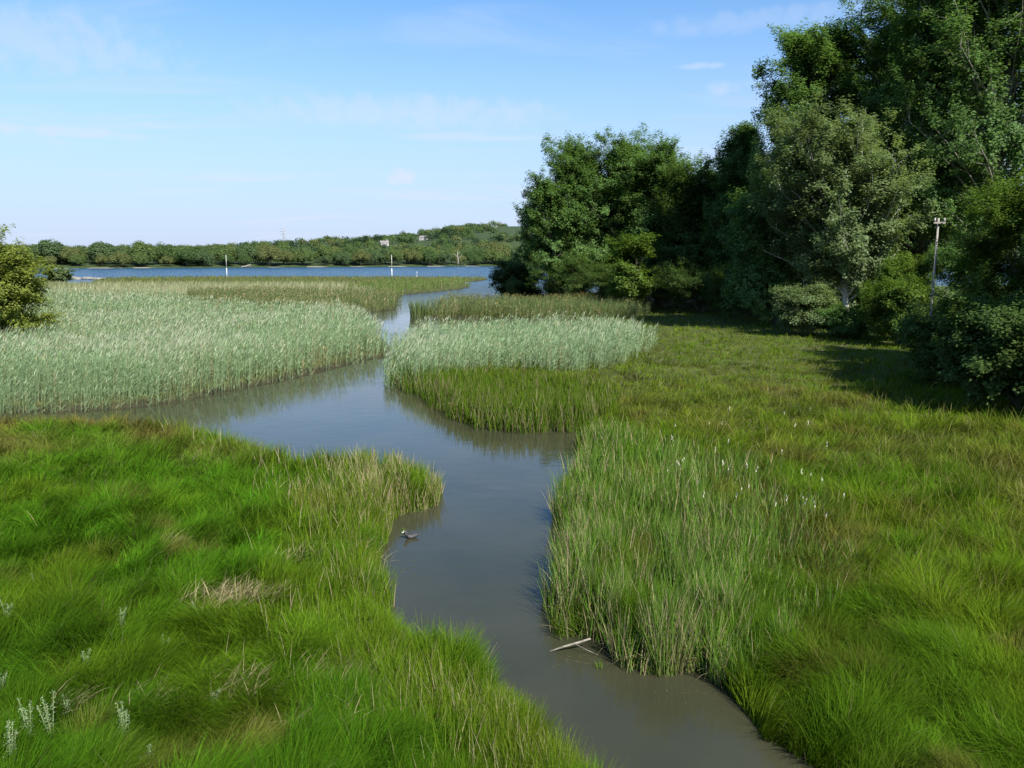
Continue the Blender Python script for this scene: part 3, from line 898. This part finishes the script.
# the wood on the hills behind reads as one mass
r = np.random.default_rng(77)
Cs, Ds, Cc, Sz = [], [], [], []
cnt = 0
while cnt < 1900:
    colpx = r.uniform(-120, 1000); d = 24 + 900 * r.random() ** 1.5
    yy = 520.0
    for _ in range(6):
        xx = (colpx - 512) / FPX * yy; yy = float(shore_y(np.array(xx))) + d
    ok = True
    # open field on the hill and a clearing about the houses
    c2 = 512 + FPX * xx / yy
    if 500 < c2 < 530 and 500 < d < 700: ok = False
    if 384 < c2 < 440 and 290 < d < 400: ok = False
    if not ok: continue
    cnt += 1
    H = r.uniform(10, 14); rad = r.uniform(6, 9.5)
    nq = 460 if d < 250 else 280
    C, D = crown_points(r, rad, H, nq)
    z = float(hill_h(np.array([xx]), np.array([yy]))[0])
    Cs.append(C + np.array([[xx, yy, z - 2.0]])); Ds.append(D)
    base = OAKC[int(r.integers(0, 4))] if r.random() < .8 else [(.03, .06, .03), (.035, .065, .032)]
    Cc.append(pal(nq, base, .14)); Sz.append(np.full(nq, 1.15 if d < 250 else 1.7))
o = leaf_mesh('woodland', np.concatenate(Cs), np.concatenate(Sz), np.concatenate(Ds), np.concatenate(Cc), M_FARLEAF, None, up=.5, outw=.9)
tag(o, 'dense mixed woodland covering the low hills beyond the lake', 'woodland', kind='stuff')


# ------------------------------------------------------------------ posts, poles, far buildings
def marker_post(px, dist, top, label, r=.065, board=True):
    x, y = spot(px, dist)
    root = empty('marker_post', (x, y, -.4)); tag(root, label, 'post')
    h = top_z(top, dist) + .4
    MB().tube([(0, 0, 0), (0, 0, h * .45)], [r * 1.6, r * 1.5], 10).build('base_pile', M_WHITE, root)
    MB().tube([(0, 0, h * .45), (.03, 0, h)], [r, r * .7], 8).build('mast', M_WHITE, root)
    MB().tube([(.03, 0, h), (.03, 0, h + .12)], [r * 1.2, r * .6], 8).build('cap', M_STEEL, root)


marker_post(227, 262, 255, 'slim white marker post standing off the wide stretch of pale marsh')
marker_post(392, 250, 255, 'slim white marker post standing beyond the far reed tongue, near the white house')
marker_post(417, 258, 271, 'short white stake in the lake, close beside a taller marker post', r=.06)

# timber utility pole
x, y = spot(926, 43)
root = empty('utility_pole', (x, y, .2)); tag(root, 'weathered timber utility pole with crossarm among the shaded bushes', 'utility pole')
h = top_z(223, 43)
MB().tube([(0, 0, 0), (0, 0, h)], [.066, .052], 12).build('shaft', M_POLE, root)
MB().box((0, -.12, h - .25), (.62, .08, .09)).build('crossarm', M_POLE, root, smooth=False)
for xx in (-.25, .25):
    MB().tube([(xx, -.13, h - .195), (xx, -.13, h - .13), (xx, -.13, h - .05), (xx, -.13, h + .0)], [.02, .05, .045, .03], 10).build('insulator', M_CERAMIC, root)

# pylon on the skyline
px, dist = 285, 1350
x, y = spot(px, dist)
zb = float(hill_h(np.array([x]), np.array([y]))[0])
root = empty('pylon', (x, y, zb)); tag(root, 'tiny grey lattice pylon on the wooded skyline', 'pylon')
ph = top_z(228, dist) - zb
tb = MB()
for sx, sy in ((1, 1), (1, -1), (-1, 1), (-1, -1)):
    tb.tube([(sx * 3.2, sy * 3.2, 0), (sx * 1.0, sy * 1.0, ph * .7), (0, 0, ph)], .22, 4)
for k in range(9):
    t = k / 9; w = 3.2 - 3.1 * t * .95; t2 = (k + 1) / 9; w2 = 3.2 - 3.1 * t2 * .95
    for a, b in (((-w, -w), (w2, -w2)), ((w, -w), (-w2, -w2)), ((w, -w), (w2, w2)), ((-w, w), (w2, w2)), ((-w, -w), (-w2, w2))):
        tb.tube([(a[0], a[1], ph * t), (b[0], b[1], ph * t2)], .13, 3)
tb.build('tower', M_STEEL, root)
for zz, ww in ((.66, 5.5), (.78, 6.5), (.9, 4.5)):
    MB().tube([(-ww, 0, ph * zz), (0, 0, ph * zz + 1.2), (ww, 0, ph * zz)], .25, 4).build('crossarm', M_STEEL, root)


def house(px, dist, w, dpt, h, rot, label, wall=M_WALL, dz=0):
    x, y = spot(px, dist)
    z = float(hill_h(np.array([x]), np.array([y]))[0]) + dz
    root = empty('house', (x, y, z), rot); tag(root, label, 'house')
    MB().box((0, 0, h / 2 - 1), (w, dpt, h + 2)).build('wall', wall, root, smooth=False)
    rf = MB(); b = [(-w / 2 - .4, -dpt / 2 - .4, h), (w / 2 + .4, -dpt / 2 - .4, h), (w / 2 + .4, dpt / 2 + .4, h), (-w / 2 - .4, dpt / 2 + .4, h), (-w / 2 - .4, 0, h + dpt * .38), (w / 2 + .4, 0, h + dpt * .38)]
    rf.v = b; rf.f = [(0, 1, 5, 4), (2, 3, 4, 5), (0, 4, 3), (1, 2, 5), (3, 2, 1, 0)]
    rr_ = rf.build('roof', M_ROOF, root, smooth=False)
    MB().box((w * .3, 0, h + dpt * .38 + .3), (.9, .9, 1.8)).build('chimney', wall, rr_, smooth=False)
    nw = max(2, int(w / 4))
    for i in range(nw):
        xx = -w / 2 + w * (i + .5) / nw
        f = MB().box((xx, -dpt / 2 - .04, h * .55), (1.7, .08, 1.5)).build('window', M_WHITE, root, smooth=False)
        MB().box((xx, -dpt / 2 - .09, h * .55), (1.4, .04, 1.2)).build('pane', M_GLASS, f, smooth=False)


house(385, 900, 9, 6, 2.6, .2, 'long white house among the trees on the far hillside', dz=1.6)
house(424, 1000, 9, 6, 3.5, -.3, 'grey roofed pale house right of the long white house on the hillside'.replace('right of', 'beyond'), dz=-.6)

# bleached dead tree and sandy beach on the far shore
x, y = spot(457, 566)
z = float(hill_h(np.array([x]), np.array([y]))[0])
root = empty('dead_tree', (x, float(shore_y(np.array(x))) + 1.0, .2)); tag(root, 'bleached bare dead tree on the far waterline', 'tree')
MB().tube([(0, 0, 0), (.3, 0, 4), (-.2, 0, 8), (.2, 0, 11)], [.5, .42, .28, .1], 8).build('trunk', M_DEADWOOD, root)
for pts in (((.2, 0, 4.5), (2.0, 0, 6.5), (3.2, 0, 8.5)), ((0, 0, 6), (-1.8, .2, 8), (-3.5, 0, 9)), ((-.1, 0, 7.5), (1.2, 0, 9), (1.8, 0, 10.5))):
    MB().tube(pts, [.24, .16, .06], 6).build('limb', M_DEADWOOD, root)
x, y = spot(255, 528)
root = empty('fallen_trunk', (x, float(shore_y(np.array(x))) - 1.0, .3), .4); tag(root, 'pale fallen trunk lying on the far waterline', 'fallen trunk')
MB().tube([(-3, 0, 0), (0, 0, .5), (3, .5, 1.6)], [.4, .35, .2], 8).build('trunk', M_DEADWOOD, root)
MB().tube([(.4, 0, .55), (2, -1, .4), (3.6, -1.4, .7)], [.22, .15, .06], 6).build('limb', M_DEADWOOD, root)

# a strip of shore sand
S_ = MB(); n_ = 60
for i in range(n_ + 1):
    xx = -330 + i * 380 / n_; ys_ = float(shore_y(np.array(xx)))
    w = -1.2 + 4.0 * float(fnoise(np.array([xx]), np.array([0.]), 25, 3)[0])
    S_.v += [(xx, ys_ - 1.5, -.02 + .03 * max(w, 0)), (xx, ys_ + w, .2 * w), (xx, ys_ + w + 2, .1), (xx, ys_ - 1.5, -.4)]
for i in range(n_):
    b = 4 * i
    S_.f += [(b, b + 4, b + 5, b + 1), (b + 1, b + 5, b + 6, b + 2), (b + 3, b + 7, b + 4, b)]
tag(S_.build('shore', M_SAND), 'thin pale sandy shore at the foot of the far woods', kind='structure')


# rocks by the inlet
def rock(px, py, s, label, seed):
    x, y = ground_xy(px, py)
    r = np.random.default_rng(seed)
    import bmesh
    bm = bmesh.new(); bmesh.ops.create_icosphere(bm, subdivisions=3, radius=1)
    for v in bm.verts:
        k = 1 + .35 * (vnoise(np.array([v.co.x * 3 + seed]), np.array([v.co.y * 3 + v.co.z * 2]), .9, seed)[0] - .5)
        v.co = Vector((v.co.x * s[0] * k, v.co.y * s[1] * k, v.co.z * s[2] * k))
    me = bpy.data.meshes.new('rock'); bm.to_mesh(me); bm.free(); me.materials.append(M_ROCK)
    o = bpy.data.objects.new('rock', me); COL.objects.link(o); o.location = (float(x), float(y), s[2] * .25)
    tag(o, label, 'rock')


rock(73, 279.5, (2.6, 1, .7), 'long flat dark rock in the inlet, next to the small grey bush', 1)
rock(88, 279.2, (2.2, 1, .6), 'low dark rock in the middle of the line across the inlet', 2)
rock(99, 279.6, (2.8, 1, .5), 'low dark rock touching the olive marsh at the inlet', 3)

# pale driftwood branch under the rushes
x0, y0 = ground_xy(549, 650); x1, y1 = ground_xy(590, 648)
root = empty('driftwood', (float(x0), float(y0), 0)); tag(root, 'pale bare branch sticking out of the water below the green rushes', 'branch')
dx, dy = float(x1 - x0), float(y1 - y0)
MB().tube([(-.08, -.02, -.05), (dx * .35, dy * .35 - .1, .10), (dx * .75, dy - .12, .17), (dx, dy - .1, .22)], [.010, .017, .020, .014], 8).build('stem', M_DRIFT, root)
MB().tube([(dx * .6, dy * .6 - .11, .15), (dx * .9, dy * .6 - .2, .08), (dx * 1.15, dy * .6 - .25, .02)], [.007, .005, .003], 6).build('twig', M_DRIFT, root)


# separate tuft standing in the channel
def tuft(name, px, py, h, rad, m, label, w, cols=RUSH):
    cx, cy = ground_xy(px, py)
    B = Blades(3)
    a = rng.uniform(0, 6.28, m); q = rad * np.sqrt(rng.random(m))
    x = cx + np.cos(a) * q; y = cy + np.sin(a) * q
    c = pal(m, cols)
    B.add(x, y, np.full(m, -.1), h * rng.uniform(.6, 1.1, m), np.full(m, w), a, rng.uniform(0, .15, m), rng.uniform(0, .35, m), c * .9, c)
    o = B.build(name, M_REED); tag(o, label, 'reeds')


tuft('reed_tuft', 419, 316.5, 2.1, 1.0, 260, 'lone reed tuft standing in the channel off the dark reed strip', .07, DGREEN)
tuft('reed_tuft', 600, 668, .22, .07, 40, 'tiny grass tuft poking out of the shaded water below the driftwood', .012)
tuft('reed_tuft', 403, 531, .2, .05, 25, 'tiny grass tuft in the water beside the swimming bird', .012)


# swimming bird
def loft(sections, n=14):
    """closed tube of ellipses (x, z, half width, half height)"""
    m = MB()
    for (x, z, wy, hz) in sections:
        for k in range(n):
            a = 2 * math.pi * k / n
            m.v.append((x, wy * math.cos(a), z + hz * math.sin(a)))
    for i in range(len(sections) - 1):
        for k in range(n):
            m.f.append((i * n + k, i * n + (k + 1) % n, (i + 1) * n + (k + 1) % n, (i + 1) * n + k))
    m.f.append(tuple(range(n - 1, -1, -1))); e = (len(sections) - 1) * n; m.f.append(tuple(range(e, e + n)))
    return m


M_BIRD = noise_mat('dark_feathers', (.02, .02, .022), (.07, .068, .07), 14, .6)
M_BILL = noise_mat('white_bill', (.6, .58, .52), (.75, .73, .68), 10, .4)
x, y = ground_xy(411, 538)
bird = empty('waterbird', (float(x), float(y), 0), R(200)); tag(bird, 'small dark waterbird with a white bill swimming near the rushy tip of the bank', 'bird')
# spine bends up from the breast through the neck to the head
path = [(-.20, .075, .004, .004), (-.17, .07, .03, .022), (-.10, .055, .068, .05), (-.02, .045, .085, .062), (.06, .05, .078, .06), (.11, .075, .055, .05)]
body = loft(path); nb = len(body.v)
neck = [(.085, .07, .055), (.115, .105, .042), (.125, .135, .034), (.135, .16, .037), (.155, .168, .034), (.174, .165, .018)]
body.tube([(a, 0, b) for a, b, c in neck], [c for a, b, c in neck], 12)
body.build('body', M_BIRD, bird)
MB().tube([(.170, 0, .165), (.20, 0, .160), (.22, 0, .155)], [.014, .010, .003], 8).build('bill', M_BILL, bird)
MB().tube([(.160, 0, .192), (.173, 0, .178)], [.010, .014], 8).build('forehead_shield', M_BILL, bird)


# white flowering weeds in the near grass
M_PETAL = leaf_mat('weed_petal', .25, .6, .2)


def weed(px, py, h, label, seed, nst=4):
    x, y = ground_xy(px, py)
    r = np.random.default_rng(seed)
    z = float(root_z(np.array([float(x)]), np.array([float(y)]))[0])
    root = empty('flowering_weed', (float(x), float(y), z)); tag(root, label, 'weed', 'white flowering weeds in the near grass')
    for s in range(nst):
        a = r.uniform(0, 6.28); hh = h * r.uniform(.7, 1.05); l = r.uniform(.02, .16)
        pts = [(0, 0, 0), (math.cos(a) * l * .4, math.sin(a) * l * .4, hh * .5), (math.cos(a) * l, math.sin(a) * l, hh)]
        MB().tube(pts, [.006, .005, .003], 5).build('stem', M_WEEDSTEM, root)
        m = 70
        t = r.uniform(.45, 1.03, m)
        C = np.stack([math.cos(a) * l * t ** 1.5, math.sin(a) * l * t ** 1.5, hh * t], 1) + r.normal(0, 1, (m, 3)) * (.035 * (1.35 - t))[:, None]
        leaf_mesh('blossom', C, .022, np.tile(np.array([[0, 0, 1.]]), (m, 1)), pal(m, [(.18, .26, .11), (.12, .21, .06), (.30, .34, .22)], .1), M_PETAL, root)


M_WEEDSTEM = noise_mat('weed_stem', (.12, .16, .06), (.2, .24, .1), 20, .7)
for i, (px, py, hh, lab) in enumerate((
        (14, 800, .8, 'whitish flowering weed with many spikes in the bottom corner of the near grass'),
        (34, 775, .85, 'tallest whitish flowering weed, next to the corner clump'),
        (56, 772, .75, 'whitish flowering weed between the tallest one and the lone leaning one'),
        (128, 775, .7, 'lone whitish weed with leaning spikes in the open green grass'),
        (10, 640, .5, 'small whitish weed highest up the near grass'),
        (122, 650, .45, 'small whitish weed by the brown patch in the near grass'),
        (4, 720, .6, 'whitish weed cut by the edge of the view'))):
    weed(px, py, hh, lab, 600 + i, 5 if i < 4 else 3)

for i, (px, py) in enumerate(((40, 610), (88, 690), (165, 675), (200, 640), (70, 745), (150, 800), (215, 730))):
    weed(px, py, .42, 'tiny pale flower sprig scattered singly in the green grass', 700 + i, 2)

# floating flecks of weed along the reed edges
B = Blades(2)
for (px, py, n_, sx, sy) in ((300, 384, 60, 45, 3), (200, 400, 50, 50, 4), (380, 372, 40, 10, 6), (365, 312, 40, 25, 1.2), (400, 297, 30, 20, .6), (405, 560, 26, 12, 20), (575, 655, 30, 25, 6), (690, 690, 30, 35, 5), (560, 500, 18, 8, 25), (470, 432, 30, 40, 4), (520, 690, 16, 12, 12)):
    a, b = ground_xy(px + rng.normal(0, sx, n_), py + np.abs(rng.normal(0, sy, n_)))
    B.add(a, b, np.full(n_, .008), np.maximum(.03, pxw(b, 1.2)) * rng.uniform(.3, 2.2, n_), np.maximum(.012, pxw(b, .7)) * rng.uniform(.5, 1.3, n_), rng.uniform(0, 6.28, n_), np.full(n_, 1.56), np.zeros(n_), pal(n_, STRAW + RUSH + BROWN) * .6, pal(n_, STRAW + BROWN) * .6, twist=np.zeros(n_))
o = B.build('floating_debris', M_REED)
tag(o, 'scattered straw and leaf flecks floating along the reed edges', 'floating weed', kind='stuff')

# ------------------------------------------------------------------ light and sky
SUN_EL, SUN_AZ = R(44), R(148)
S = Vector((math.sin(SUN_AZ) * math.cos(SUN_EL), math.cos(SUN_AZ) * math.cos(SUN_EL), math.sin(SUN_EL)))
sd_ = bpy.data.lights.new('sun', 'SUN'); sd_.energy = 5.0; sd_.angle = R(.53); sd_.color = (1, .95, .86)
so = bpy.data.objects.new('sun', sd_); COL.objects.link(so); so.rotation_euler = S.to_track_quat('Z', 'Y').to_euler(); so.location = (30, -20, 60)

w = bpy.data.worlds.new('World'); scene.world = w; w.use_nodes = True
nt = w.node_tree; nt.nodes.clear(); L = nt.links.new
out = nt.nodes.new('ShaderNodeOutputWorld'); bg = nt.nodes.new('ShaderNodeBackground')
sky = nt.nodes.new('ShaderNodeTexSky'); sky.sky_type = 'NISHITA'; sky.sun_disc = False
sky.sun_elevation = SUN_EL; sky.sun_rotation = SUN_AZ; sky.air_density = 1.0; sky.dust_density = .1; sky.ozone_density = 2.5; sky.altitude = 0
bg.inputs['Strength'].default_value = .10
tc = nt.nodes.new('ShaderNodeTexCoord')
sep = nt.nodes.new('ShaderNodeSeparateXYZ'); L(tc.outputs['Generated'], sep.inputs[0])


def math_node(op, a, b=None):
    n = nt.nodes.new('ShaderNodeMath'); n.operation = op
    for i, q in enumerate((a, b)):
        if q is None: continue
        if isinstance(q, (int, float)): n.inputs[i].default_value = q
        else: L(q, n.inputs[i])
    return n.outputs[0]


# thin cirrus on a high flat layer
zc = math_node('MAXIMUM', sep.outputs['Z'], .02)
zz = math_node('ADD', zc, .08)
cb = nt.nodes.new('ShaderNodeCombineXYZ')
L(math_node('DIVIDE', sep.outputs['X'], zz), cb.inputs[0]); L(math_node('DIVIDE', sep.outputs['Y'], zz), cb.inputs[1])
mp = nt.nodes.new('ShaderNodeMapping'); mp.inputs['Scale'].default_value = (.55, 1.5, 1); mp.inputs['Rotation'].default_value = (0, 0, .25); mp.inputs['Location'].default_value = (1.3, .4, 0)
L(cb.outputs[0], mp.inputs['Vector'])
nz = nt.nodes.new('ShaderNodeTexNoise'); nz.inputs['Scale'].default_value = 1.0; nz.inputs['Detail'].default_value = 7; nz.inputs['Roughness'].default_value = .55; nz.inputs['Distortion'].default_value = .6
L(mp.outputs[0], nz.inputs['Vector'])
mr = nt.nodes.new('ShaderNodeMapRange'); mr.interpolation_type = 'SMOOTHSTEP'
mr.inputs['From Min'].default_value = .50; mr.inputs['From Max'].default_value = .78; mr.inputs['To Max'].default_value = .6
L(nz.outputs['Fac'], mr.inputs['Value'])
fac = mr.outputs[0]


def puff(px, py, rx, ry, amt, fac):
    """small cloud at a fixed bearing and height in the sky"""
    dx, u = px - 512, 384 - py
    d = Vector((dx, FPX * CP + u * SP, -FPX * SP + u * CP)).normalized()
    side = Vector((d.y, -d.x, 0)).normalized(); up = side.cross(d)
    n2 = nt.nodes.new('ShaderNodeTexNoise'); n2.inputs['Scale'].default_value = 55; n2.inputs['Detail'].default_value = 4
    L(tc.outputs['Generated'], n2.inputs['Vector'])
    def dot(v, s):
        q = nt.nodes.new('ShaderNodeVectorMath'); q.operation = 'DOT_PRODUCT'; q.inputs[1].default_value = tuple(v / s)
        L(tc.outputs['Generated'], q.inputs[0]); return q.outputs['Value']
    a = dot(side, rx / FPX); b = dot(up, ry / FPX)
    r2 = math_node('ADD', math_node('MULTIPLY', a, a), math_node('MULTIPLY', b, b))
    r2 = math_node('ADD', r2, math_node('MULTIPLY', math_node('SUBTRACT', n2.outputs['Fac'], .5), 3.0))
    m = nt.nodes.new('ShaderNodeMapRange'); m.interpolation_type = 'SMOOTHSTEP'
    m.inputs['From Min'].default_value = 1.6; m.inputs['From Max'].default_value = -.4; m.inputs['To Max'].default_value = amt
    L(r2, m.inputs['Value'])
    front = dot(d, 1.0); g = math_node('GREATER_THAN', front, .5)
    return math_node('MAXIMUM', fac, math_node('MULTIPLY', m.outputs[0], g))


fac = puff(400, 177, 13, 8, .85, fac)
fac = puff(725, 88, 15, 7, .4, fac)
fac = puff(700, 66, 24, 3, .4, fac)
fac = puff(55, 131, 75, 5, .5, fac)
fac = puff(400, 112, 150, 16, .38, fac)
fac = puff(30, 38, 110, 26, .36, fac)
fac = puff(800, 16, 150, 10, .22, fac)
hs = nt.nodes.new('ShaderNodeHueSaturation'); hs.inputs['Saturation'].default_value = 1.0
tint = nt.nodes.new('ShaderNodeMix'); tint.data_type = 'RGBA'; tint.blend_type = 'MULTIPLY'; tint.inputs['Factor'].default_value = 1.0
tint.inputs['B'].default_value = (.57, .81, .96, 1)
L(sky.outputs[0], tint.inputs['A']); L(tint.outputs['Result'], hs.inputs['Color'])
hz = nt.nodes.new('ShaderNodeMapRange'); hz.interpolation_type = 'SMOOTHSTEP'
hz.inputs['From Min'].default_value = .34; hz.inputs['From Max'].default_value = -.04; hz.inputs['To Max'].default_value = .97
L(sep.outputs['Z'], hz.inputs['Value'])
mh = nt.nodes.new('ShaderNodeMix'); mh.data_type = 'RGBA'
L(hz.outputs[0], mh.inputs['Factor']); L(hs.outputs[0], mh.inputs['A']); mh.inputs['B'].default_value = (2.95, 3.36, 4.6, 1)
mix = nt.nodes.new('ShaderNodeMix'); mix.data_type = 'RGBA'
L(fac, mix.inputs['Factor']); L(mh.outputs['Result'], mix.inputs['A']); mix.inputs['B'].default_value = (3.8, 4.1, 4.9, 1)
L(mix.outputs['Result'], bg.inputs['Color']); L(bg.outputs[0], out.inputs['Surface'])

# ------------------------------------------------------------------ render settings
scene.view_settings.view_transform = 'Standard'
scene.view_settings.look = 'None'
scene.view_settings.gamma = 1
scene.view_settings.exposure = 1.0
scene.render.engine = 'CYCLES'
scene.cycles.use_denoising = True
scene.cycles.max_bounces = 6
scene.cycles.diffuse_bounces = 3
scene.cycles.glossy_bounces = 3
scene.cycles.transmission_bounces = 4
scene.cycles.sample_clamp_indirect = 6
